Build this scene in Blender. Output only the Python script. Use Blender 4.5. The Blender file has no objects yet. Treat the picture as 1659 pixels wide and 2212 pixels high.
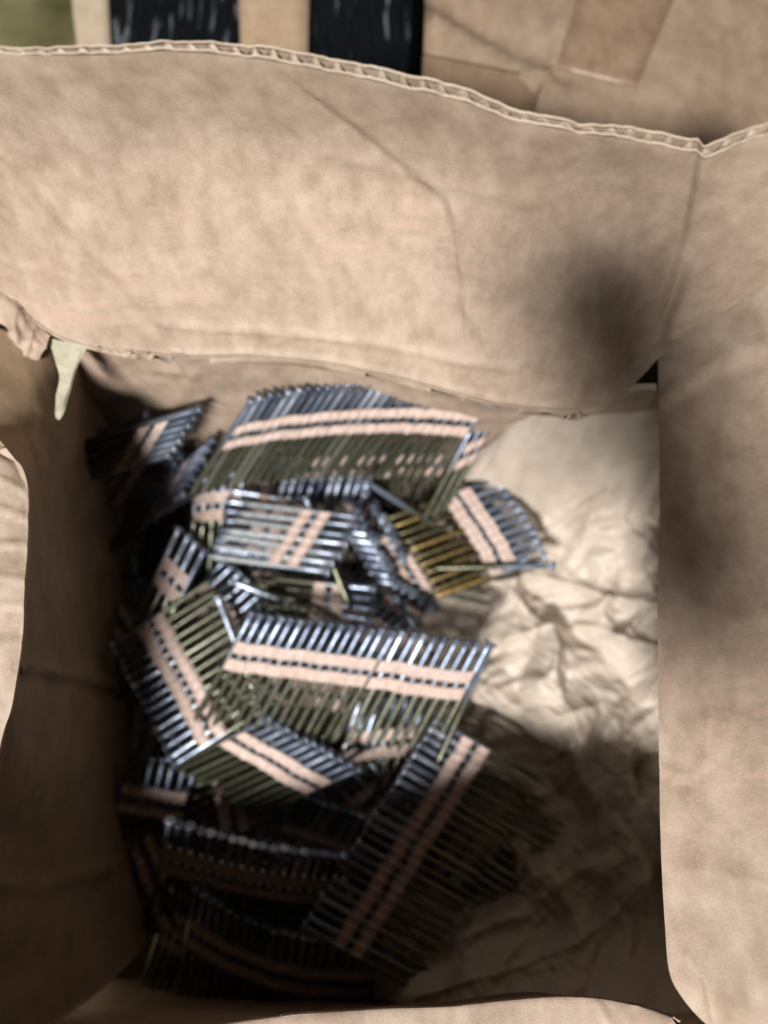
import bpy, math, random
from mathutils import Vector, Matrix, noise

random.seed(7)
sc = bpy.context.scene
COL = sc.collection
# ------------------------------------------------------------------ camera
CAMZ, PITCH, F = 0.62, math.radians(15), 1659.0
CAM = Vector((0, 0, CAMZ))
FWD = Vector((0, math.sin(PITCH), -math.cos(PITCH)))
UPV = Vector((0, math.cos(PITCH), math.sin(PITCH)))
RGT = Vector((1, 0, 0))
cd = bpy.data.cameras.new('camera'); cam = bpy.data.objects.new('camera', cd); COL.objects.link(cam)
cam.location = CAM; cam.rotation_euler = (PITCH, 0, 0)
cd.sensor_fit = 'HORIZONTAL'; cd.sensor_width = 26.0; cd.lens = 26.0
cd.clip_start = 0.01; cd.clip_end = 50
cd.dof.use_dof = True; cd.dof.focus_distance = 0.335; cd.dof.aperture_fstop = 3.6
sc.camera = cam
# ------------------------------------------------------------------ light
w = bpy.data.worlds.new('World'); sc.world = w; w.use_nodes = True
bg = w.node_tree.nodes['Background']; bg.inputs[0].default_value = (0.92, 0.95, 1.0, 1); bg.inputs[1].default_value = 0.015
def lamp(name, loc, aim, sx, sy, energy, color):
    l = bpy.data.lights.new(name, 'AREA'); l.shape = 'RECTANGLE'; l.size = sx; l.size_y = sy
    l.energy = energy; l.color = color
    o = bpy.data.objects.new(name, l); COL.objects.link(o); o.location = loc
    o.rotation_euler = (Vector(aim) - Vector(loc)).to_track_quat('-Z', 'Y').to_euler()
    return o
KEYDIR = Vector((-0.27, -0.71, 1.0)).normalized()
lamp('ceiling_lamp', KEYDIR * 2.4 + Vector((0, 0, .2)), (0, 0, .15), 0.40, 0.28, 148, (1.0, 0.963, 0.922))
sc.view_settings.view_transform = 'Standard'; sc.view_settings.look = 'None'
sc.cycles.diffuse_bounces = 2
sc.view_settings.exposure = 0.0; sc.view_settings.gamma = 1.0

# ------------------------------------------------------------------ helpers
def P(px, py, z):
    d = FWD * F + RGT * (px - 829.5) + UPV * (1106 - py)
    t = (z - CAMZ) / d.z
    return CAM + d * t
def pxz(x, y, z):
    v = Vector((x, y, z)) - CAM; d = v.dot(FWD)
    return (829.5 + F * v.dot(RGT) / d, 1106 - F * v.dot(UPV) / d, z)
def tag(o, label=None, cat=None, group=None, kind=None):
    if label: o['label'] = label
    if cat: o['category'] = cat
    if group: o['group'] = group
    if kind: o['kind'] = kind
    return o
def empty(name, loc=(0, 0, 0)):
    o = bpy.data.objects.new(name, None); COL.objects.link(o); o.location = loc; o.empty_display_size = .02
    return o
def mk(name, vs, fs, mat, parent=None, smooth=True, loc=None):
    me = bpy.data.meshes.new(name)
    if loc is not None: vs = [Vector(v) - Vector(loc) for v in vs]
    me.from_pydata([tuple(v) for v in vs], [], fs); me.update()
    if smooth: me.polygons.foreach_set('use_smooth', [True] * len(me.polygons))
    me.materials.append(mat)
    o = bpy.data.objects.new(name, me); COL.objects.link(o)
    if loc is not None: o.location = loc
    if parent: o.parent = parent; o.location = (Vector(o.location) - Vector(parent.location))
    return o
def N(p, s, seed=0): return noise.noise(Vector(p) * s + Vector((seed * 13.7, seed * 5.1, seed * 3.3)))
# materials
def newmat(name):
    m = bpy.data.materials.new(name); m.use_nodes = True
    nt = m.node_tree; b = nt.nodes['Principled BSDF']
    return m, nt, b
def nd(nt, typ, **kw):
    n = nt.nodes.new(typ)
    for k, v in kw.items():
        if k.startswith('i_'): n.inputs[k[2:].replace('_', ' ')].default_value = v
        else: setattr(n, k, v)
    return n
def ramp(nt, stops):
    r = nt.nodes.new('ShaderNodeValToRGB'); e = r.color_ramp.elements
    while len(e) < len(stops): e.new(.5)
    for i, (p, c) in enumerate(stops): e[i].position = p; e[i].color = (*c, 1) if len(c) == 3 else c
    return r
def paper_mat(name, dark, mid, light, patch, scale=1.0, rough=.62, bump=.12, streak_axis=(8, 60, 60), spec=.35, k=.66):
    dark, mid, light, patch = [tuple(c * k for c in q) for q in (dark, mid, light, patch)]
    m, nt, b = newmat(name); L = nt.links.new
    tc = nd(nt, 'ShaderNodeTexCoord')
    n1 = nd(nt, 'ShaderNodeTexNoise'); n1.inputs['Scale'].default_value = 70 * scale; n1.inputs['Detail'].default_value = 8; n1.inputs['Roughness'].default_value = .62
    mq = nd(nt, 'ShaderNodeMapping'); mq.inputs['Scale'].default_value = (1.3, .9, .9); mq.inputs['Rotation'].default_value = (0, .2, .15)
    L(tc.outputs['Object'], mq.inputs[0]); L(mq.outputs[0], n1.inputs['Vector'])
    r1 = ramp(nt, [(.30, dark), (.5, mid), (.70, light)]); L(n1.outputs[0], r1.inputs[0])
    mp = nd(nt, 'ShaderNodeMapping'); mp.inputs['Scale'].default_value = streak_axis
    L(tc.outputs['Object'], mp.inputs[0])
    n2 = nd(nt, 'ShaderNodeTexNoise'); n2.inputs['Scale'].default_value = 3.4 * scale; n2.inputs['Detail'].default_value = 6; n2.inputs['Roughness'].default_value = .7
    L(mp.outputs[0], n2.inputs['Vector'])
    r2 = ramp(nt, [(.46, (0, 0, 0)), (.62, (.5, .5, .5))]); L(n2.outputs[0], r2.inputs[0])
    n3 = nd(nt, 'ShaderNodeTexNoise'); n3.inputs['Scale'].default_value = 9 * scale; n3.inputs['Detail'].default_value = 3
    L(tc.outputs['Object'], n3.inputs['Vector'])
    r3 = ramp(nt, [(.45, (0, 0, 0)), (.62, (1, 1, 1))]); L(n3.outputs[0], r3.inputs[0])
    ml = nd(nt, 'ShaderNodeMath', operation='MULTIPLY'); L(r2.outputs[0], ml.inputs[0]); L(r3.outputs[0], ml.inputs[1])
    mx = nd(nt, 'ShaderNodeMixRGB'); L(ml.outputs[0], mx.inputs[0]); L(r1.outputs[0], mx.inputs[1]); mx.inputs[2].default_value = (*patch, 1)
    n4 = nd(nt, 'ShaderNodeTexNoise'); n4.inputs['Scale'].default_value = 900; n4.inputs['Detail'].default_value = 2
    L(tc.outputs['Object'], n4.inputs['Vector'])
    r4 = ramp(nt, [(.3, (.95, .95, .95)), (.7, (1.04, 1.04, 1.04))]); L(n4.outputs[0], r4.inputs[0])
    mm = nd(nt, 'ShaderNodeMixRGB', blend_type='MULTIPLY'); mm.inputs[0].default_value = 1
    L(mx.outputs[0], mm.inputs[1]); L(r4.outputs[0], mm.inputs[2]); L(mm.outputs[0], b.inputs['Base Color'])
    b.inputs['Roughness'].default_value = rough; b.inputs['Specular IOR Level'].default_value = spec
    ad = nd(nt, 'ShaderNodeMath', operation='ADD'); L(n2.outputs[0], ad.inputs[0]); L(n4.outputs[0], ad.inputs[1])
    bp = nd(nt, 'ShaderNodeBump'); bp.inputs['Strength'].default_value = bump; bp.inputs['Distance'].default_value = .0012
    L(ad.outputs[0], bp.inputs['Height']); L(bp.outputs[0], b.inputs['Normal'])
    return m
M = {}
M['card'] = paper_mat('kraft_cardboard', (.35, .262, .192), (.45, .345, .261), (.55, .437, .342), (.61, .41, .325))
M['cardshade'] = paper_mat('kraft_cardboard_shaded', (.27, .19, .12), (.35, .25, .16), (.42, .30, .20), (.40, .27, .17))  # darker copy of the cardboard, interior shade deepened in its base colour
M['cardedge'] = paper_mat('pale_torn_liner', (.62, .50, .38), (.72, .59, .46), (.80, .69, .56), (.75, .55, .42), spec=.2)
M['paper'] = paper_mat('packing_kraft', (.53, .445, .36), (.62, .53, .44), (.70, .61, .52), (.60, .5, .39), scale=.7, rough=.5, bump=.15, spec=.4)
M['carton'] = paper_mat('taped_carton', (.33, .24, .17), (.41, .30, .21), (.48, .37, .27), (.42, .25, .15))
M['tapeb'] = paper_mat('brown_packing_tape', (.30, .20, .13), (.38, .26, .175), (.44, .31, .215), (.40, .26, .17), rough=.3, bump=.1)
M['tapek'] = paper_mat('kraft_tape', (.50, .35, .22), (.58, .42, .28), (.64, .5, .35), (.5, .35, .25), rough=.35, bump=.1)
M['cream'] = paper_mat('cream_tape', (.58, .46, .32), (.66, .54, .4), (.72, .6, .46), (.6, .5, .35), rough=.4, bump=.1)
M['torn'] = paper_mat('greenish_torn_liner', (.40, .39, .28), (.48, .46, .34), (.55, .51, .40), (.55, .45, .33))

def nail_mat(name, low):
    m, nt, b = newmat(name); L = nt.links.new
    tc = nd(nt, 'ShaderNodeTexCoord'); sp = nd(nt, 'ShaderNodeSeparateXYZ'); L(tc.outputs['Object'], sp.inputs[0])
    oi = nd(nt, 'ShaderNodeObjectInfo')
    mr = nd(nt, 'ShaderNodeMapRange'); mr.inputs['From Min'].default_value = .006; mr.inputs['From Max'].default_value = -.012
    L(sp.outputs[2], mr.inputs['Value'])
    r = ramp(nt, [(0, (.07, .085, .12)), (.6, (.17, .205, .27)), (1, (.34, .385, .46))]); L(oi.outputs['Random'], r.inputs[0])
    r2 = ramp(nt, low); L(oi.outputs['Random'], r2.inputs[0])
    mx = nd(nt, 'ShaderNodeMixRGB'); L(mr.outputs[0], mx.inputs[0]); L(r.outputs[0], mx.inputs[1]); L(r2.outputs[0], mx.inputs[2])
    L(mx.outputs[0], b.inputs['Base Color']); b.inputs['Metallic'].default_value = .7
    n = nd(nt, 'ShaderNodeTexNoise'); n.inputs['Scale'].default_value = 160; n.inputs['Detail'].default_value = 4; L(tc.outputs['Object'], n.inputs['Vector'])
    rr = ramp(nt, [(.3, (.24, .24, .24)), (.7, (.38, .38, .38))]); L(n.outputs[0], rr.inputs[0]); L(rr.outputs[0], b.inputs['Roughness'])
    bp = nd(nt, 'ShaderNodeBump'); bp.inputs['Strength'].default_value = .15; bp.inputs['Distance'].default_value = .0004
    L(n.outputs[0], bp.inputs['Height']); L(bp.outputs[0], b.inputs['Normal'])
    return m
M['nail'] = nail_mat('coated_nail_steel', [(0, (.11, .115, .085)), (.55, (.07, .072, .045)), (1, (.20, .205, .16))])
M['nailamber'] = nail_mat('amber_coated_nail_steel', [(0, (.085, .075, .03)), (.55, (.045, .042, .02)), (1, (.22, .15, .045))])
M['tape'] = paper_mat('pink_collation_tape', (.52, .38, .33), (.66, .51, .45), (.78, .63, .57), (.66, .48, .36), scale=3, rough=.6, bump=.3, k=.64)
def film_mat():
    m, nt, b = newmat('black_stretch_film'); L = nt.links.new
    b.inputs['Base Color'].default_value = (.010, .013, .02, 1); b.inputs['Roughness'].default_value = .14
    b.inputs['Coat Weight'].default_value = .6
    tc = nd(nt, 'ShaderNodeTexCoord'); mp = nd(nt, 'ShaderNodeMapping'); mp.inputs['Scale'].default_value = (70, 8, 14); mp.inputs['Rotation'].default_value = (0, 0, .5)
    L(tc.outputs['Object'], mp.inputs[0])
    n = nd(nt, 'ShaderNodeTexNoise'); n.inputs['Scale'].default_value = 1.6; n.inputs['Detail'].default_value = 5; n.inputs['Distortion'].default_value = 1.2
    L(mp.outputs[0], n.inputs['Vector'])
    r = ramp(nt, [(.58, (.006, .007, .009)), (.66, (.13, .14, .155))]); L(n.outputs[0], r.inputs[0]); L(r.outputs[0], b.inputs['Base Color'])
    bp = nd(nt, 'ShaderNodeBump'); bp.inputs['Strength'].default_value = 1; bp.inputs['Distance'].default_value = .008
    L(n.outputs[0], bp.inputs['Height']); L(bp.outputs[0], b.inputs['Normal'])
    return m
M['film'] = film_mat()
def floor_mat():
    m, nt, b = newmat('olive_floor'); L = nt.links.new
    tc = nd(nt, 'ShaderNodeTexCoord'); n = nd(nt, 'ShaderNodeTexNoise'); n.inputs['Scale'].default_value = 14; n.inputs['Detail'].default_value = 6
    L(tc.outputs['Object'], n.inputs['Vector'])
    r = ramp(nt, [(.3, (.06, .055, .02)), (.5, (.13, .12, .055)), (.75, (.26, .235, .13))]); L(n.outputs[0], r.inputs[0]); L(r.outputs[0], b.inputs['Base Color'])
    b.inputs['Roughness'].default_value = .6
    return m
M['floor'] = floor_mat()
def plain(name, c, rough, metal=0):
    m, nt, b = newmat(name); b.inputs['Base Color'].default_value = (*c, 1); b.inputs['Roughness'].default_value = rough; b.inputs['Metallic'].default_value = metal
    tc = nd(nt, 'ShaderNodeTexCoord'); n = nd(nt, 'ShaderNodeTexNoise'); n.inputs['Scale'].default_value = 60
    nt.links.new(tc.outputs['Object'], n.inputs['Vector'])
    bp = nd(nt, 'ShaderNodeBump'); bp.inputs['Strength'].default_value = .05; nt.links.new(n.outputs[0], bp.inputs['Height']); nt.links.new(bp.outputs[0], b.inputs['Normal'])
    return m

# ------------------------------------------------------------------ sheets of cardboard
def cr(a, b, c, d, t):
    return (b * 2 + (c - a) * t + (a * 2 - b * 5 + c * 4 - d) * t * t + (b * 3 - a - c * 3 + d) * t ** 3) * .5
def interp(pts, t, smooth=True):
    n = len(pts) - 1; x = min(max(t, 0), 1) * n; i = min(int(x), n - 1); f = x - i
    if not smooth: return pts[i].lerp(pts[i + 1], f)
    return cr(pts[max(i - 1, 0)], pts[i], pts[i + 1], pts[min(i + 2, n)], f)
def segd(p, a, b):
    ab = b - a; t = max(0, min(1, (p - a).dot(ab) / max(ab.length_squared, 1e-9)))
    q = a + ab * t; c = ab.x * (p.y - a.y) - ab.y * (p.x - a.x)
    return (p - q).length, (1 if c > 0 else -1), t
def crease_disp(px, creases):
    """creases: (polyline in px, width px, amp m, kind) ; ridge = peak, step = one side raised"""
    d = 0
    for poly, wd, amp, kind in creases:
        best = (1e9, 1)
        for i in range(len(poly) - 1):
            q = segd(px, Vector(poly[i]), Vector(poly[i + 1]))
            if q[0] < best[0]: best = q
        dist, sg = best[0], best[1]
        if kind == 'ridge': d += amp * math.exp(-dist / wd)
        else: d += amp * sg * math.exp(-dist / (wd * 3)) * min(1, dist / wd)
    return d
def sheet(name, rows, nu, nv, mat, parent, creases=(), amp=.0012, sc_=14, thick=.005, flute=None, smooth_u=True, closed=True, edge_wob=0.0, seed=0, facecam=True, edgemat=None):
    """rows: list of rows of (px,py,z) control points. flute='u' -> corrugation cross-section shows on first row edge"""
    g3 = [[P(*c) for c in r] for r in rows]
    g2 = [[Vector((c[0], c[1], 0)) for c in r] for r in rows]
    pts, pix = [], []
    for j in range(nv + 1):
        v = j / nv; row, rp = [], []
        for i in range(nu + 1):
            u = i / nu
            a = interp([interp(r, u, smooth_u) for r in g3], v); b = interp([interp(r, u, smooth_u) for r in g2], v)
            row.append(a); rp.append(b.to_2d())
        pts.append(row); pix.append(rp)
    nor = []
    for j in range(nv + 1):
        row = []
        for i in range(nu + 1):
            du = pts[j][min(i + 1, nu)] - pts[j][max(i - 1, 0)]; dv = pts[min(j + 1, nv)][i] - pts[max(j - 1, 0)][i]
            n = du.cross(dv).normalized()
            if (CAM - pts[j][i]).dot(n) < 0 and facecam: n = -n
            row.append(n)
        nor.append(row)
    inn = []
    for j in range(nv + 1):
        row = []
        for i in range(nu + 1):
            p = pts[j][i]; n = nor[j][i]
            dd = amp * (N(p, sc_, seed) + .5 * N(p, sc_ * 2.7, seed + 1) + .22 * N(p, sc_ * 8, seed + 2)) + crease_disp(pix[j][i], creases)
            if j == 0 and edge_wob: 
                dv = (pts[1][i] - pts[0][i]).normalized(); p = p + dv * edge_wob * (N(p, 90, 3) + .6 * N(p, 240, 4))
            row.append(p + n * dd)
        inn.append(row)
    W = nu + 1
    vs, fs, mi = [], [], []
    def layer(off):
        b = len(vs)
        for j in range(nv + 1):
            for i in range(nu + 1): vs.append(inn[j][i] - nor[j][i] * (off(i, j) if callable(off) else off))
        for j in range(nv):
            for i in range(nu):
                a = b + j * W + i; fs.append((a, a + 1, a + 1 + W, a + W)); mi.append(0)
        return b
    def border(b1, b2, sides='tblr', m=1):
        if 't' in sides:
            for i in range(nu): fs.append((b1 + i, b1 + i + 1, b2 + i + 1, b2 + i)); mi.append(m)
        if 'b' in sides:
            o = nv * W
            for i in range(nu): fs.append((b1 + o + i, b1 + o + i + 1, b2 + o + i + 1, b2 + o + i)); mi.append(m)
        for s, i in (('l', 0), ('r', nu)):
            if s in sides:
                for j in range(nv): fs.append((b1 + j * W + i, b1 + (j + 1) * W + i, b2 + (j + 1) * W + i, b2 + j * W + i)); mi.append(m)
    if flute:
        t1 = .0008
        def th(i, j): return max(2.1 * t1 if j < nv * .7 else .0012, min(1, (nv - j) / (.25 * nv)) * thick) * (1 - .35 * max(0, N(inn[j][i], 22, 9)) * 2 if j < 4 else 1)
        tl = lambda i, j: t1 if j < nv * .7 else .0004
        a = layer(0); b = layer(tl); border(a, b)
        c = layer(lambda i, j: th(i, j) - tl(i, j)); d = layer(th); border(c, d)
        border(b, c, 'blr', 0)
        # the fluted medium, finer in u
        K = 4; pitch = .0078; s = 0.0
        base = len(vs); cols = 0; nvf = max(3, nv // 4)
        path = []
        for i in range(nu):
            for k in range(K): path.append((i, k / K))
        path.append((nu - 1, 1.0))
        pr = None
        for (i, f) in path:
            p0 = inn[0][i].lerp(inn[0][i + 1], f)
            if pr is not None: s += (p0 - pr).length
            pr = p0
            for j in range(nvf + 1):
                jj = min(int(j * .5 * nv / nvf), nv)
                q = inn[jj][i].lerp(inn[jj][i + 1], f); n = nor[jj][i]
                T = th(i, jj)
                ph = math.sin(2 * math.pi * (s / pitch + .25 * N(p0, 40, 7)))
                off = t1 + (T - 2 * t1) * (.5 + .5 * ph)
                dv = (inn[min(jj + 1, nv)][i] - inn[jj][i]).normalized() * (.0004 if j == 0 else 0)
                vs.append(q - n * off + dv)
            cols += 1
        H = nvf + 1
        for i in range(cols - 1):
            for j in range(nvf):
                a_ = base + i * H + j; fs.append((a_, a_ + 1, a_ + 1 + H, a_ + H)); mi.append(1)
    else:
        a = layer(0); b = layer(thick); border(a, b)
    o = mk(name, vs, fs, mat, parent)
    o.data.materials.append(edgemat or M['cardedge'])
    o.data.polygons.foreach_set('material_index', mi)
    o.data.polygons.foreach_set('use_smooth', [k == 0 for k in mi])
    return o

# ------------------------------------------------------------------ floor
fl = mk('floor', [(-3, -2.5, 0), (3, -2.5, 0), (3, 3.5, 0), (-3, 3.5, 0)], [(0, 1, 2, 3)], M['floor'])
fl.location.z = -.006
tag(fl, kind='structure')

# ------------------------------------------------------------------ the box
box = empty('cardboard_box', (0.0, .03, 0))
tag(box, 'worn open corrugated cardboard box with raised ragged flaps, holding crumpled paper and nail strips', 'box')
back_creases = [
    ([(690, 215), (800, 300), (960, 430), (995, 520), (1000, 640)], 13, -.0017, 'step'),
    ([(0, 345), (160, 500), (340, 690), (385, 745)], 15, -.0016, 'step'),
    ([(345, 690), (450, 705), (620, 718), (800, 735), (1010, 780), (1120, 790)], 6, .0024, 'ridge'),
    ([(995, 640), (1035, 690), (1060, 760)], 8, .0012, 'ridge'),
    ([(0, 560), (150, 598), (300, 625)], 7, .0011, 'ridge'),
    ([(960, 300), (975, 420), (1000, 600)], 6, .0009, 'ridge'),
    ([(700, 330), (880, 380), (1080, 420)], 16, .0012, 'ridge'),
    ([(100, 300), (330, 380), (520, 420)], 25, .0008, 'ridge'),
    ([(600, 740), (640, 718), (700, 715)], 6, .0012, 'ridge'),
    ([(375, 764), (540, 764), (700, 778), (850, 808), (970, 840), (1060, 866), (1150, 878), (1290, 882)], 5, .0022, 'ridge'),
    ([(1514, 300), (1512, 336), (1478, 510), (1440, 640), (1397, 741), (1380, 790)], 10, -.0016, 'step'),
    ([(250, 650), (420, 640), (600, 660)], 14, .0008, 'ridge'), ([(1120, 330), (1150, 470), (1130, 600)], 18, .001, 'ridge'),
]
zt = .395
sheet('back_flap', [
    [(-160, 105, zt), (0, 112, zt), (200, 118, zt), (400, 112, zt), (560, 128, zt), (720, 155, zt), (860, 186, zt), (1000, 218, .392), (1130, 262, .39), (1270, 288, .388), (1400, 308, .386), (1512, 336, .384), (1560, 322, .386), (1610, 304, .390), (1680, 278, .397), (1780, 240, .41)],
    [(-150, 330, .34), (0, 335, .34), (190, 345, .34), (390, 345, .335), (550, 350, .333), (710, 370, .332), (860, 390, .33), (990, 420, .33), (1100, 450, .33), (1220, 470, .33), (1350, 490, .33), (1478, 510, .33), (1540, 480, .342), (1610, 450, .355), (1690, 415, .368), (1800, 370, .387)],
    [(-130, 500, .295), (0, 590, .275), (150, 690, .262), (375, 735, .255), (540, 740, .253), (700, 755, .252), (850, 780, .252), (970, 810, .252), (1070, 835, .252), (1160, 850, .252), (1250, 850, .252), (1397, 741, .263), (1462, 705, .283), (1540, 655, .299), (1660, 580, .322), (1810, 505, .35)],
    [(-130, 540, .285), (0, 638, .265), (150, 738, .252), (375, 768, .247), (540, 768, .245), (700, 782, .244), (850, 812, .243), (970, 845, .243), (1060, 872, .243), (1150, 884, .243), (1295, 890, .243), (1419, 776, .253), (1469, 737, .271), (1542, 688, .289), (1659, 611, .312), (1820, 535, .34)],
], 390, 110, M['card'], box, back_creases, amp=.0011, flute='u', edge_wob=.0012)
# right flap: leans in over the box, free cut edge on its left
sheet('right_flap', [
    [(1421, 735, .248), (1424, 900, .25), (1424, 1100, .252), (1421, 1300, .255), (1422, 1500, .258), (1425, 1700, .26), (1428, 1850, .262), (1435, 1980, .264), (1445, 2095, .266), (1472, 2150, .268), (1530, 2212, .27), (1620, 2275, .272)],
    [(1455, 715, .252), (1470, 880, .255), (1475, 1090, .258), (1475, 1300, .262), (1477, 1500, .264), (1480, 1700, .266), (1485, 1850, .268), (1490, 1980, .27), (1500, 2100, .272), (1530, 2160, .274), (1580, 2220, .276), (1650, 2280, .278)],
    [(1560, 640, .262), (1580, 830, .265), (1590, 1060, .27), (1595, 1280, .275), (1598, 1500, .278), (1600, 1700, .28), (1604, 1850, .282), (1608, 1980, .284), (1612, 2100, .286), (1625, 2180, .287), (1660, 2240, .288), (1720, 2300, .29)],
    [(1820, 500, .29), (1820, 740, .292), (1820, 1000, .295), (1820, 1250, .298), (1820, 1500, .30), (1820, 1700, .302), (1822, 1850, .304), (1824, 1980, .305), (1826, 2100, .306), (1830, 2200, .307), (1840, 2300, .308), (1850, 2400, .31)],
], 160, 60, M['card'], box, [
    ([(1420, 885), (1460, 856), (1550, 797), (1660, 757)], 9, -.0022, 'step'),
    ([(1430, 1668), (1465, 1688), (1500, 1684), (1520, 1665)], 5, -.0007, 'step'),
    ([(1528, 1530), (1525, 1650)], 5, .0006, 'ridge'), ([(1570, 1005), (1660, 960)], 10, .0009, 'ridge'),
    ([(1560, 1360), (1660, 1352)], 6, -.0006, 'step'), ([(1480, 2060), (1520, 2110), (1540, 2200)], 5, .0007, 'ridge'),
    ([(1470, 1870), (1660, 1910)], 14, .0005, 'ridge')], amp=.0014, thick=.003, seed=6)
# left wall, bulging, with its lit flap bent outward at the rim
lw_top = [(-90, 690, .270), (-90, 800, .272), (-60, 900, .272), (10, 968, .272), (54, 1030, .272), (58, 1150, .272), (52, 1260, .272), (46, 1370, .27), (24, 1520, .268), (0, 1600, .266), (-40, 1800, .262), (-60, 2000, .26), (-60, 2300, .258)]
lw_mid = [(118, 752, .240), (112, 820, .236), (108, 900, .235), (104, 980, .235), (100, 1060, .235), (97, 1160, .235), (90, 1270, .235), (82, 1380, .232), (72, 1500, .23), (62, 1620, .23), (20, 1800, .23), (0, 1990, .23), (-20, 2300, .23)]
lw_low = [(235, 850, .14), (222, 920, .14), (208, 990, .14), (200, 1060, .135), (195, 1130, .13), (192, 1230, .13), (190, 1330, .13), (188, 1430, .13), (185, 1520, .13), (190, 1640, .12), (190, 1790, .12), (200, 1930, .12), (240, 2120, .12)]
lw_bot = [(335, 1000, 0), (330, 1050, 0), (324, 1090, 0), (320, 1130, 0), (318, 1170, 0), (315, 1250, 0), (314, 1330, 0), (314, 1420, 0), (315, 1500, 0), (320, 1600, 0), (330, 1710, 0), (345, 1810, 0), (370, 1950, 0)]
sheet('left_wall', [lw_top, lw_mid, lw_low, lw_bot], 110, 70, M['cardshade'], box, [
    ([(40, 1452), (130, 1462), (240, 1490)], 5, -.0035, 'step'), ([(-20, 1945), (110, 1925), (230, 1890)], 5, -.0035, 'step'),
    ([(60, 1690), (20, 1760), (40, 1760)], 8, .0012, 'ridge'), ([(0, 2060), (120, 2030)], 5, -.0015, 'step')], amp=.003, seed=8, thick=.0012, edgemat=M['cardshade'])
lf_out = [(x - 230, y - 20 + 40 * math.sin(i), z - .004) for i, (x, y, z) in enumerate(lw_top)]
lf_mid = [(x - 70, y - 8, z + .006) for i, (x, y, z) in enumerate(lw_top)]
sheet('left_flap', [lf_out[3:], lf_mid[3:], [(x + 3, y, z + .004) for x, y, z in lw_top[3:]]], 120, 40, M['card'], box, [
    ([(-60, 925), (0, 965), (36, 986), (50, 1024)], 6, -.003, 'step'), ([(-50, 1080), (60, 1120)], 6, .002, 'ridge'), ([(-40, 1010), (56, 1065)], 5, .0016, 'ridge'),
    ([(-60, 1180), (60, 1175)], 5, .0018, 'ridge'), ([(-60, 1240), (60, 1255)], 5, .0014, 'ridge'), ([(-60, 1300), (50, 1310)], 6, .0012, 'ridge'), ([(-60, 1390), (50, 1385)], 5, .0012, 'ridge'), ([(-60, 1480), (30, 1440)], 5, .001, 'ridge')],
    amp=.0018, sc_=26, seed=9, thick=.0035, edgemat=M['card'])
# crumpled scrap where the left flap tore away from the back flap
sheet('torn_edge', [
    [(-60, 575, .272), (0, 622, .266), (40, 660, .262), (75, 695, .258), (106, 728, .254)],
    [(-60, 650, .268), (0, 700, .262), (30, 722, .262), (70, 738, .258), (98, 752, .256)],
    [(-60, 680, .262), (0, 722, .255), (40, 752, .252), (68, 775, .25), (84, 772, .25)],
], 40, 18, M['card'], box, [([(30, 690), (40, 740)], 4, .002, 'ridge'), ([(70, 720), (60, 760)], 4, .002, 'ridge')], amp=.004, sc_=60, seed=11, thick=.0012)
# back wall below the fold
bw = [[(70, 702, .250), (240, 716, .249), (375, 730, .247), (540, 730, .246), (700, 744, .245), (850, 774, .244), (1060, 834, .244), (1295, 846, .244), (1700, 846, .244)]]
ys = .188
xs = [P(*c).x for c in bw[0]]; yy = [P(*c).y for c in bw[0]]
bw.append([pxz(x, .5 * y + .5 * (.190), .16) for x, y in zip(xs, yy)])
bw.append([pxz(x * .99, .188, 0) for x in xs])
sheet('back_wall', bw, 110, 50, M['card'], box, [
    ([(330, 800), (420, 805), (400, 850), (370, 880)], 9, .003, 'ridge'), ([(400, 800), (520, 905)], 8, -.0025, 'step'), ([(205, 770), (228, 800)], 8, .0035, 'ridge')], amp=.003, sc_=18, seed=12, thick=.0035)
# front wall and right wall (mostly hidden)
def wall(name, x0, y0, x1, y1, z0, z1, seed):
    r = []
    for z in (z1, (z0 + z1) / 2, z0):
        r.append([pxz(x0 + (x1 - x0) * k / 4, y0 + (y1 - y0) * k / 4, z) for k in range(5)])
    return sheet(name, r, 50, 30, M['cardshade'], box, amp=.002, seed=seed, thick=.0035)
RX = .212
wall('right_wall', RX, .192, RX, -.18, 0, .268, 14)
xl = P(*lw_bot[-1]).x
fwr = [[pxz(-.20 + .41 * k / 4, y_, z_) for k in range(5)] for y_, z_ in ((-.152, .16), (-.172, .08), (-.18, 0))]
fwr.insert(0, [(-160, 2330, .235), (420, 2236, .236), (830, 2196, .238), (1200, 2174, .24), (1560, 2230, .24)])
sheet('front_wall', fwr, 50, 30, M['cardshade'], box, amp=.002, seed=15, thick=.0035, edgemat=M['cardshade'])
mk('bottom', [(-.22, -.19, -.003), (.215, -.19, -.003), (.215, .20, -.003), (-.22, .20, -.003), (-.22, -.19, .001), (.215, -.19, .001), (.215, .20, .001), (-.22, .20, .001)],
   [(0, 1, 2, 3), (4, 5, 6, 7), (0, 1, 5, 4), (1, 2, 6, 5), (2, 3, 7, 6), (3, 0, 4, 7)], M['cardshade'], box, smooth=False)
sheet('front_flap', [
    [(380, 2236, .236), (500, 2212, .238), (700, 2193, .24), (840, 2186, .242), (960, 2182, .243), (1080, 2172, .244), (1200, 2163, .245), (1300, 2166, .245), (1400, 2185, .244), (1470, 2205, .243)],
    [(380, 2262, .242), (560, 2246, .242), (700, 2236, .244), (840, 2230, .245), (960, 2226, .246), (1080, 2216, .247), (1200, 2208, .248), (1300, 2210, .248), (1400, 2225, .247), (1490, 2250, .246)],
    [pxz(-.215 + .42 * k / 9, -.215, .252) for k in range(10)],
], 120, 24, M['card'], box, [([(1290, 2165), (1320, 2210)], 6, .0012, 'ridge'), ([(1370, 2175), (1350, 2215)], 6, -.001, 'ridge')], amp=.0012, seed=16, thick=.0006, edge_wob=.0006, edgemat=M['card'])
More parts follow.
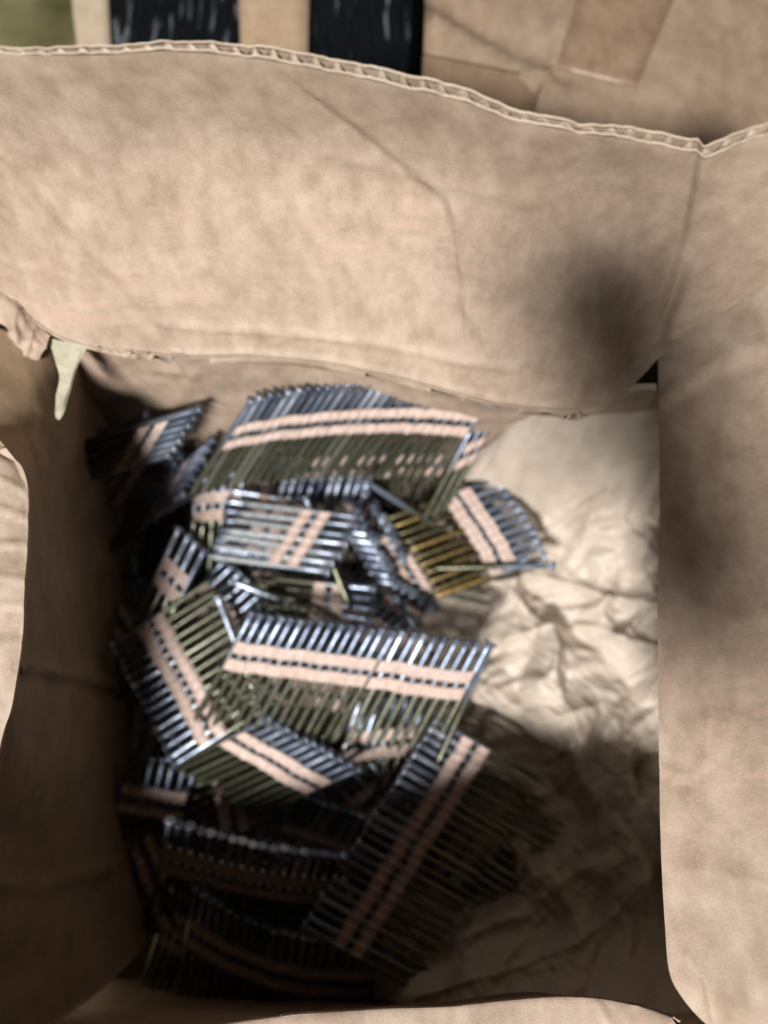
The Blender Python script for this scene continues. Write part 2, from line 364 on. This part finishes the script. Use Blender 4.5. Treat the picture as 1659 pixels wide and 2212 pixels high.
# dangling torn strip
sheet('torn_strip', [
    [(104, 730, .252), (130, 736, .251), (160, 742, .251), (192, 744, .25)],
    [(118, 775, .249), (136, 775, .249), (155, 775, .249), (176, 772, .248)],
    [(128, 815, .247), (138, 815, .247), (150, 812, .247), (162, 806, .246)],
    [(120, 855, .245), (130, 855, .245), (140, 853, .245), (150, 848, .244)],
    [(120, 900, .243), (125, 906, .243), (130, 906, .243), (138, 892, .243)],
], 16, 40, M['torn'], box, [([(172, 760), (150, 830), (128, 890)], 4, .0012, 'ridge')], amp=.0012, sc_=60, seed=18, thick=.0009)

# ------------------------------------------------------------------ crumpled paper
def hsh(i, j, seed):
    return noise.cell(Vector((i + .5, j + .5, seed * 17.3 + .5)))
def facets(x, y, size, seed, rot):
    """crumpled sheet: flat triangles between random heights"""
    c, q = math.cos(rot), math.sin(rot); x, y = (x * c - y * q) / size, (x * q + y * c) / size
    u = x + y * .5773; v = y * 1.1547
    i, j = math.floor(u), math.floor(v); fu, fv = u - i, v - j
    a, b = hsh(i + 1, j, seed), hsh(i, j + 1, seed)
    if fu + fv < 1: o = hsh(i, j, seed); return o + (a - o) * fu + (b - o) * fv
    o = hsh(i + 1, j + 1, seed); return o + (b - o) * (1 - fu) + (a - o) * (1 - fv)
def crumple(x, y):
    wx = .016 * N((x, y, 0), 22, 21); wy = .016 * N((x, y, 0), 22, 22)
    X, Y = x + wx, y + wy
    return .020 + .014 * facets(X, Y, .042, 1, .4) + .0085 * facets(X * .8, Y * 1.2, .021, 2, 1.1) + .0036 * facets(X, Y, .010, 3, 2.0) + .0012 * facets(x, y, .005, 4, .2)

FOLDS = [([(850, 1340), (1000, 1275), (1150, 1245), (1300, 1290), (1425, 1310)], 16, .010, 'ridge'),
         ([(1090, 1380), (1220, 1340), (1425, 1400)], 12, .006, 'ridge'), ([(1150, 900), (1270, 1000), (1330, 1120), (1420, 1220)], 30, .009, 'ridge'),
         ([(1425, 1690), (1290, 1850), (1050, 1990), (740, 2090)], 40, .014, 'ridge'), ([(1425, 1860), (1250, 2030), (900, 2140)], 26, .010, 'ridge'),
         ([(1120, 1780), (1180, 1950), (1080, 2060)], 16, .006, 'ridge'), ([(1000, 1500), (1150, 1560), (1300, 1520)], 20, .006, 'ridge')]
def paper_h(x, y):
    h = .036 + crumple(x, y)
    h += .012 * math.exp(-((x - .17) / .05) ** 2)               # rises to the right wall
    h += .15 * math.exp(-((y - .188) / .028) ** 2) * max(0, min(1, (x - .045) / .045))
    h += .012 * math.exp(-((y - .035) / .025) ** 2 - ((x - .09) / .06) ** 2)
    h += .07 * math.exp(-((y + .178) / .04) ** 2) * max(0, min(1, (x + .01) / .07)) + .06 * math.exp(-((x - .19) / .04) ** 2 - ((y - .17) / .05) ** 2)
    q = pxz(x, y, h); h += crease_disp(Vector(q[:2]), FOLDS)
    k = max(0, min(1, (.045 - x - (.09 if y < -.1 else .09 * max(0, min(1, (-.05 - y) / .05)))) / .06)); k = k * k * (3 - 2 * k)
    h = h * (1 - k) + (.016 + .5 * crumple(x, y)) * k
    return h
x0, x1, y0, y1 = -.10, .205, -.172, .181; nx, ny = 260, 300
vs, fs = [], []
for j in range(ny + 1):
    for i in range(nx + 1):
        x = x0 + (x1 - x0) * i / nx; y = y0 + (y1 - y0) * j / ny
        ex = .006 * N((x, y, 0), 40, 31)
        vs.append((x + (ex if i < nx else 0), y, paper_h(x, y)))
for j in range(ny):
    for i in range(nx):
        a = j * (nx + 1) + i; fs.append((a, a + 1, a + nx + 2, a + nx + 1))
pp = mk('packing_paper', vs, fs, M['paper'], loc=(.07, .03, 0))
so = pp.modifiers.new('thickness', 'SOLIDIFY'); so.thickness = .0004
tag(pp, 'crumpled pale brown packing paper stuffed in the right side of the box', 'packing paper')

# ------------------------------------------------------------------ nails
NL, NR, HR, HF = .083, .0020, .0038, .37     # length, shank radius, head radius, part of the length above the tapes
def nail_mesh():
    prof = [(0.0, .0004), (.0008, .0009), (HR * .93, .0010), (HR, .0006), (HR, -.0002), (NR * 1.25, -.0009), (NR, -.0024)]
    top = NL * HF; vs, fs = [], []
    prof = [(r, top + z) for r, z in prof] + [(NR, top - NL + .006), (NR * .55, top - NL + .0025), (.00015, top - NL)]
    # rings round the shank
    out = []
    for i, q in enumerate(prof):
        out.append(q)
        if i == 6:
            for k in range(5): out += [(NR * 1.06, top - .006 - k * .002), (NR, top - .007 - k * .002)]
    S = 12
    for r, z in out:
        for k in range(S):
            a = 2 * math.pi * k / S; vs.append((r * math.cos(a), r * math.sin(a), z))
    for i in range(len(out) - 1):
        for k in range(S):
            fs.append((i * S + k, i * S + (k + 1) % S, (i + 1) * S + (k + 1) % S, (i + 1) * S + k))
    fs.append(tuple(range(S)))
    me = bpy.data.meshes.new('nail'); me.from_pydata(vs, [], fs); me.update()
    me.polygons.foreach_set('use_smooth', [True] * len(me.polygons)); me.materials.append(M['nail'])
    return me
NAIL = nail_mesh()
M['nailhighlit'] = nail_mat('highlit_nail_steel', [(0, (.32, .36, .40)), (.5, (.48, .53, .57)), (1, (.60, .66, .70))])  # white highlights put into the colour: pale lower shank on one strip
BRIGHT = NAIL.copy(); BRIGHT.name = 'nail_bright'; BRIGHT.materials[0] = M['nailhighlit']
AMBER = NAIL.copy(); AMBER.name = 'nail_amber'; AMBER.materials[0] = M['nailamber']
def place_nail(parent, c, d, nrm, me=None):
    """c = point at the tapes, d = unit vector towards the head"""
    o = bpy.data.objects.new('nail', me or NAIL); COL.objects.link(o)
    x = d.cross(nrm).normalized(); y = d.cross(x).normalized()
    m = Matrix((x, y, d)).transposed().to_4x4(); m.translation = c - (Vector(parent.location) if parent else Vector())
    o.parent = parent; o.matrix_local = m
    return o
strips = []
def strip(A, B, Hd, label, bend=0.0, skip=(), loosen=0.0, pitch=.0063, mid=None, fan=0.0):
    """A,B: (px,py,z) ends of the line midway between the two tapes; Hd: (px,py,z) head end of the nail at A"""
    a, b, h = P(*A), P(*B), P(*Hd)
    L = (b - a).length; n = max(2, int(L / pitch) + 1)
    root = empty('nail_strip', (a + b) / 2)
    tag(root, label, 'nail strip', 'collated nail strips heaped in the box')
    dirh = (h - a).normalized()
    if mid: m_ = P(*mid); m_ = m_ * 2 - (a + b) / 2
    else: m_ = (a + b) / 2
    cen, dh, nn = [], [], []
    rn = random.Random(hash(label) & 0xffff if False else sum(map(ord, label)))
    for i in range(n):
        t = i / (n - 1)
        c = a * (1 - t) ** 2 + m_ * 2 * t * (1 - t) + b * t * t
        tg = (-a * 2 * (1 - t) + m_ * 2 * (1 - 2 * t) + b * 2 * t)
        nr = tg.cross(dirh).normalized()
        if nr.z < 0: nr = -nr
        d = dirh.copy(); d.rotate(Matrix.Rotation(fan * (t - .5) + rn.gauss(0, .011 + loosen), 3, nr)); d.rotate(Matrix.Rotation(rn.gauss(0, .011 + loosen), 3, tg.normalized()))
        c = c + nr * rn.gauss(0, .0002) + d * rn.gauss(0, .0004)
        cen.append(c); dh.append(d.normalized()); nn.append(nr)
        if i not in skip: place_nail(root, c, dh[-1], nr, AMBER if 'olive tinted strip' in label or 'beneath the olive' in label else (BRIGHT if 'of eight bright' in label else None))
    for off in (.0062, -.0062):
        tw = .0042; vs, fs = [], []
        for sgn in (1, -1):
            base = len(vs); cols = 0
            for i in range(n):
                for s in range(8 if i < n - 1 else 1):
                    f = s / 8; j = min(i + 1, n - 1)
                    c = cen[i].lerp(cen[j], f); d = dh[i].lerp(dh[j], f).normalized(); nr = nn[i].lerp(nn[j], f).normalized()
                    bump = max(abs(math.cos(math.pi * f)) ** 1.6, .78 * math.sin(math.pi * f) ** 3)
                    hgt = (.0004 + (NR + .0002) * bump) * sgn + .00015 * rn.uniform(-1, 1)
                    for wv in (-1, -.33, .33, 1):
                        vs.append(c + d * (off + wv * tw * (1 + .05 * rn.uniform(-1, 1)) + 0) + nr * (hgt * (1 if abs(wv) < .9 else .93)))
                    cols += 1
            # ragged little ends past the first and last nail
            for i in range(cols - 1):
                for k in range(3):
                    q = base + i * 4 + k; fs.append((q, q + 1, q + 5, q + 4))
        half = len(vs) // 2
        for i in range(cols - 1):
            for k in (0, 3):
                q = i * 4 + k; fs.append((q, q + 4, q + 4 + half, q + half))
        for i in (0, cols - 1):
            for k in range(3): q = i * 4 + k; fs.append((q, q + 1, q + 1 + half, q + half))
        mk('paper_tape', vs, fs, M['tape'], root, loc=(a + b) / 2)
    strips.append(root)
    return root
S = [
 # A, B, head, label, kwargs
 ((492, 945, .172), (1022, 915, .172), (540, 868, .190), 'long nail strip leaning along the back wall, topmost in the photo', dict(mid=(757, 908, .176), pitch=.0058)),
 ((590, 1122, .09), (770, 1112, .09), (612, 1050, .104), 'long strip half covered by the one leaning on the back wall', dict()),
 ((684, 1106, .125), (610, 1222, .122), (785, 1118, .128), 'short strip of eight bright silvery nails lying level near the centre', dict()),
 ((984, 1067, .098), (1090, 1234, .094), (1085, 1030, .098), 'olive tinted strip fanned out at the right end of the heap, against the paper', dict(mid=(1044, 1150, .098))),
 ((845, 1165, .088), (905, 1272, .086), (742, 1145, .088), 'strip under the olive tinted one, with tape ends showing between them', dict()),
 ((712, 1262, .10), (702, 1345, .098), (815, 1275, .10), 'short strip just below the bright silvery one', dict(loosen=.02)),
 ((346, 1230, .10), (397, 1276, .102), (420, 1090, .11), 'small steep strip of a few long nails at the left of the heap', dict(loosen=.015)),
 ((326, 1340, .100), (462, 1598, .092), (232, 1400, .094), 'blue grey strip slanting down along the left of the heap', dict()),
 ((497, 1414, .121), (800, 1454, .121), (545, 1322, .132), 'level strip across the middle with fat shiny head ends in a row', dict()),
 ((800, 1453, .119), (1008, 1482, .117), (850, 1358, .130), 'pale strip beside the middle one, its right end lying on the paper', dict()),
 ((500, 1592, .098), (688, 1700, .094), (598, 1545, .109), 'strip sloping into the shadow below the middle strips', dict()),
 ((1028, 1605, .10), (748, 2052, .10), (935, 1550, .108), 'long shadowed strip running diagonally down beside the paper', dict()),
 ((350, 1850, .086), (745, 1925, .085), (362, 1790, .10), 'dim grey strip lying in the shadow at the bottom of the heap', dict(mid=(550, 1905, .088))),
 ((350, 2000, .05), (740, 2105, .045), (372, 1930, .062), 'almost black strip at the very bottom of the heap', dict(mid=(520, 2085, .05))),
 ((262, 1722, .07), (400, 1745, .07), (290, 1600, .082), 'olive strip standing near the left wall beneath the blue grey one', dict()),
 ((488, 1670, .075), (512, 1800, .07), (590, 1625, .08), 'olive strip under the sloping strip at the shadow edge', dict()),
 ((335, 912, .178), (275, 1010, .150), (425, 885, .185), 'dark strip in the rear left corner of the box', dict()),
 ((175, 1160, .05), (310, 1162, .05), (190, 1060, .06), 'dark strip close to the left wall behind the small steep strip', dict()),
 ((420, 1100, .09), (520, 1082, .092), (425, 1010, .10), 'short strip with orange tinted tape left of the bright silvery one', dict()),
 ((745, 1612, .082), (890, 1600, .082), (770, 1530, .088), 'strip with torn tape ends below the tips of the pale strip', dict(loosen=.02)),
 ((205, 1300, .035), (190, 1440, .03), (300, 1280, .05), 'dark strip lying low beside the left wall', dict()),
 ((590, 1075, .098), (560, 1200, .095), (490, 1060, .098), 'strip peeping out under the left end of the bright silvery one', dict()),
 ((420, 1275, .088), (560, 1420, .09), (500, 1200, .095), 'greenish strip wedged between the small steep one and the middle strip', dict(loosen=.02)),
 # lower layer
 ((300, 985, .125), (235, 1090, .10), (400, 985, .13), 'dark strip below the one in the rear left corner', dict()),
 ((235, 930, .150), (205, 1040, .12), (310, 900, .16), 'dark strip jammed against the left wall in the rear corner', dict()),
 ((390, 1010, .12), (330, 1120, .10), (450, 960, .13), 'dark strip between the rear left corner and the small steep strip', dict()),
 ((215, 1180, .055), (215, 1330, .05), (320, 1200, .065), 'black strip at the foot of the left wall', dict()),
 ((250, 1330, .07), (320, 1420, .07), (330, 1220, .08), 'black strip behind the upper end of the blue grey slanting one', dict()),
 ((300, 1800, .06), (380, 2000, .06), (400, 1770, .07), 'black strip at the lower left edge of the heap', dict()),
 ((410, 2010, .075), (800, 2120, .07), (420, 1940, .085), 'black strip lowest in the photo, almost lost in shadow', dict(mid=(590, 2100, .072))),
 ((520, 1980, .06), (800, 2050, .06), (540, 1910, .07), 'black strip between the dim grey one and the lowest one', dict()),
 ((900, 1950, .06), (760, 2110, .06), (990, 2000, .05), 'black strip at the lower end of the long diagonal one', dict()),
 ((1080, 1700, .075), (960, 1900, .07), (1000, 1650, .08), 'black strip peeping out right of the diagonal strip', dict()),
 ((600, 1800, .07), (780, 1860, .07), (640, 1720, .08), 'black strip above the dim grey one', dict()),
 ((560, 1480, .075), (760, 1510, .075), (600, 1400, .08), 'black strip directly under the left half of the middle strip', dict()),
 ((640, 1010, .09), (960, 1000, .09), (660, 950, .11), 'black strip filling the gap under the strip along the back wall', dict()),
 ((950, 1085, .076), (1050, 1238, .074), (1052, 1052, .076), 'strip lying right beneath the olive tinted one on the paper', dict()),
 ((985, 990, .135), (1032, 968, .135), (1030, 905, .15), 'stub of a strip at the right end of the one along the back wall', dict()),
 ((1030, 1660, .078), (840, 1960, .06), (930, 1610, .082), 'black strip hidden beneath the long diagonal one', dict()),
 ((520, 1160, .045), (800, 1190, .045), (540, 1090, .045), 'buried black strip in the middle of the heap', dict()),
 ((560, 1490, .045), (880, 1540, .045), (590, 1430, .045), 'buried strip seen through the gaps of the middle strip', dict()),
 ((620, 1250, .045), (860, 1400, .045), (700, 1180, .045), 'buried strip seen around the short strip with loose nails', dict()),
 ((700, 1740, .07), (620, 1960, .065), (600, 1700, .07), 'black strip in the shadow between the sloping and the diagonal strip', dict()),
 ((860, 1690, .075), (700, 1800, .07), (800, 1610, .08), 'black strip in the shadow left of the diagonal strip', dict()),
 ((450, 1780, .05), (330, 1950, .045), (540, 1830, .05), 'black strip under the dim grey one', dict()),
 ((330, 1480, .05), (300, 1650, .045), (420, 1460, .055), 'dark strip under the blue grey slanting one', dict()),
 ((650, 1000, .05), (420, 1180, .05), (700, 1080, .05), 'buried dark strip left of centre behind the heap', dict()),
 ((560, 2040, .03), (760, 2110, .03), (590, 1960, .035), 'black strip at the bottom edge beside the paper', dict()),
 ((980, 1790, .06), (860, 2010, .055), (1060, 1840, .05), 'black strip showing right of the diagonal strip', dict()),
 ((270, 1080, .035), (230, 1280, .03), (370, 1100, .04), 'dark strip in the shade at the far left of the heap', dict()),
]
def up(c, tilt=(0, .006)):
    v = P(*c); return pxz(v.x + tilt[0], v.y + tilt[1], v.z + .03)
for a, b, t, lab in (
    ((742, 1105, .070), (835, 1278, .068), (.004, .006), 'strip standing upright just right of the bright silvery one, only its round heads showing'),
    ((782, 1085, .072), (868, 1240, .068), (.002, .004), 'upright strip next to the olive tinted one, only its round heads showing'),
    ((548, 1240, .066), (705, 1262, .066), (0, .008), 'upright strip whose row of heads shows below the bright silvery one'),
    ((560, 1050, .066), (800, 1022, .066), (.004, .010), 'upright strip whose row of heads shows behind the bright silvery one'),
    ((830, 1290, .066), (905, 1330, .062), (.008, .004), 'upright strip at the paper edge above the pale strip')):
    S.append((a, b, up(a, t), lab, dict(loosen=.03)))
for a, b, h, lab, kw in S: strip(a, b, h, lab, **kw)
def loose(a, b, label):
    A, B = P(*a), P(*b); d = (A - B).normalized(); c = A - d * NL * HF
    o = place_nail(None, c, d, Vector((0, 0, 1))); o.name = 'loose_nail'
    tag(o, label, 'nail', 'single loose nails')
loose((228, 1230, .075), (170, 1475, .05), 'loose nail standing near the left wall in the shade')
loose((395, 1015, .12), (355, 1150, .08), 'loose nail sticking up at the rear left of the heap')
loose((1062, 1392, .118), (985, 1560, .112), 'dark loose nail at the right end of the pale strip, on the paper')
loose((1195, 1222, .1), (900, 1228, .1), 'long loose nail lying level across the lower end of the olive tinted strip')

loose((660, 1075, .125), (735, 1260, .11), 'loose nail slanting across the upright heads right of the bright silvery strip')
loose((500, 1255, .118), (640, 1310, .11), 'loose nail in the gap above the left end of the middle strip')
loose((470, 1290, .112), (512, 1400, .105), 'loose nail poking out at the left end of the middle strip')
loose((855, 1290, .10), (925, 1400, .098), 'loose nail on the paper between the olive tinted and the pale strip')
loose((330, 1120, .12), (450, 1050, .10), 'loose nail across the dark strips at the rear left')
loose((790, 1040, .125), (900, 1110, .105), 'loose nail under the right half of the strip along the back wall')

# ------------------------------------------------------------------ things behind the box
def slab(name, corners, z0, z1, mat, parent=None, amp=.003, creases=(), seed=0):
    """corners: four (x,y) counterclockwise; top grid with wrinkles plus sides"""
    n = 40; c = [Vector((*q, 0)) for q in corners]; vs, fs = [], []
    for j in range(n + 1):
        for i in range(n + 1):
            u, v = i / n, j / n
            p = c[0].lerp(c[1], u).lerp(c[3].lerp(c[2], u), v)
            e = min(u, 1 - u, v, 1 - v); rd = -.004 * (1 - min(1, e / .03)) ** 2
            q = Vector((p.x, p.y, z1 + rd + amp * N(p, 14, seed) + amp * .4 * N(p, 40, seed)))
            pp_ = pxz(*q); q.z += crease_disp(Vector(pp_[:2]), creases)
            vs.append(q)
    for j in range(n):
        for i in range(n): a = j * (n + 1) + i; fs.append((a, a + 1, a + n + 2, a + n + 1))
    ring = [i for i in range(n + 1)] + [j * (n + 1) + n for j in range(1, n + 1)] + [n * (n + 1) + i for i in range(n - 1, -1, -1)] + [j * (n + 1) for j in range(n - 1, 0, -1)]
    b = len(vs)
    for r in ring: vs.append(Vector((vs[r].x, vs[r].y, z0)))
    for k in range(len(ring)): k2 = (k + 1) % len(ring); fs.append((ring[k], ring[k2], b + k2, b + k))
    fs.append(tuple(range(b, b + len(ring))))
    return mk(name, vs, fs, mat, parent)
def band(name, poly, mat, parent, zf, lift=.0012, n=24):
    """thin tape laid on a top surface: poly = two pixel edge lines [(p0,p1),(q0,q1)] at height zf"""
    (p0, p1), (q0, q1) = poly; vs, fs = [], []
    for j in range(n + 1):
        for i in range(5):
            t, u = j / n, i / 4
            x = (p0[0] * (1 - t) + p1[0] * t) * (1 - u) + (q0[0] * (1 - t) + q1[0] * t) * u
            y = (p0[1] * (1 - t) + p1[1] * t) * (1 - u) + (q0[1] * (1 - t) + q1[1] * t) * u
            q = P(x, y, zf); q.z += lift + .0012 * N(q, 30, 2); vs.append(q)
    for j in range(n):
        for i in range(4): a = j * 5 + i; fs.append((a, a + 1, a + 6, a + 5))
    o = mk(name, vs, fs, mat, parent); s_ = o.modifiers.new('thickness', 'SOLIDIFY'); s_.thickness = .0006
    return o
zP = .17
def xy(px, py, z): v = P(px, py, z); return (v.x, v.y)
par = empty('wrapped_parcel', (P(560, 60, zP).x, P(560, 60, zP).y, 0))
tag(par, 'parcel wrapped in shiny black stretch film behind the open box, with a kraft tape band', 'parcel')
slab('wrapped_body', [xy(262, 330, zP), xy(872, 330, zP), xy(905, -260, zP), xy(175, -260, zP)], 0, zP, M['film'], par, amp=.004, seed=3)
band('tape_band', [((528, 320), (508, -240)), ((662, 320), (672, -240))], M['tapek'], par, zP + .004)
band('edge_tape', [((190, 320), (128, -240)), ((250, 320), (222, -240))], M['cream'], par, zP + .003, lift=0)
zC = .2
car = empty('sealed_carton', (P(1300, 100, zC).x, P(1300, 100, zC).y, 0))
tag(car, 'sealed brown carton with creased lid and tape patches behind the open box', 'carton')
slab('carton_body', [xy(905, 520, zC), xy(1900, 560, zC), xy(1850, -240, zC), xy(925, -240, zC)], 0, zC, M['carton'], car, amp=.003, seed=5, creases=[
    ([(915, 10), (1000, 60), (1100, 120), (1190, 160)], 14, .007, 'step'), ([(1190, 165), (1230, 90), (1250, 0)], 12, -.006, 'step'),
    ([(1060, 130), (1185, 172)], 6, -.005, 'ridge')])
band('tape_patch', [((915, 120), (905, 260)), ((1174, 172), (1130, 330))], M['tapeb'], car, zC + .002)
band('tape_patch', [((1260, -60), (1200, 150)), ((1480, -60), (1375, 190))], M['tapeb'], car, zC + .002)

# ------------------------------------------------------------------ the phone that took the picture (its shadow falls on the flaps)
def phone():
    root = empty('phone', CAM - FWD * .014)
    me_v, me_f = [], []
    w2, h2, t2, r = .039, .086, .004, .010
    out = []
    for cx, cy, a0 in ((w2 - r, h2 - r, 0), (-w2 + r, h2 - r, 90), (-w2 + r, -h2 + r, 180), (w2 - r, -h2 + r, 270)):
        for k in range(7): a = math.radians(a0 + 15 * k); out.append((cx + r * math.cos(a), cy + r * math.sin(a)))
    n = len(out); ins = [(x * .985, y * .99) for x, y in out]
    for ring, z in ((ins, -t2), (out, -t2 + .0012), (out, t2 - .0012), (ins, t2)):
        for x, y in ring: me_v.append((x, y, z))
    for L_ in range(3):
        for k in range(n): me_f.append((L_ * n + k, L_ * n + (k + 1) % n, (L_ + 1) * n + (k + 1) % n, (L_ + 1) * n + k))
    me_f.append(tuple(range(n))); me_f.append(tuple(range(3 * n, 4 * n)))
    body = mk('body', me_v, me_f, plain('phone_glass', (.02, .02, .024), .25), smooth=False)
    body.parent = root
    root.rotation_euler = (PITCH, 0, math.radians(17))
    off = Vector((-.026, -.128, 0)); off.rotate(root.rotation_euler)
    root.location = CAM - FWD * .014 + off
    tag(root, 'dark phone held above the box, seen only by its shadow on the flaps', 'phone')
phone()
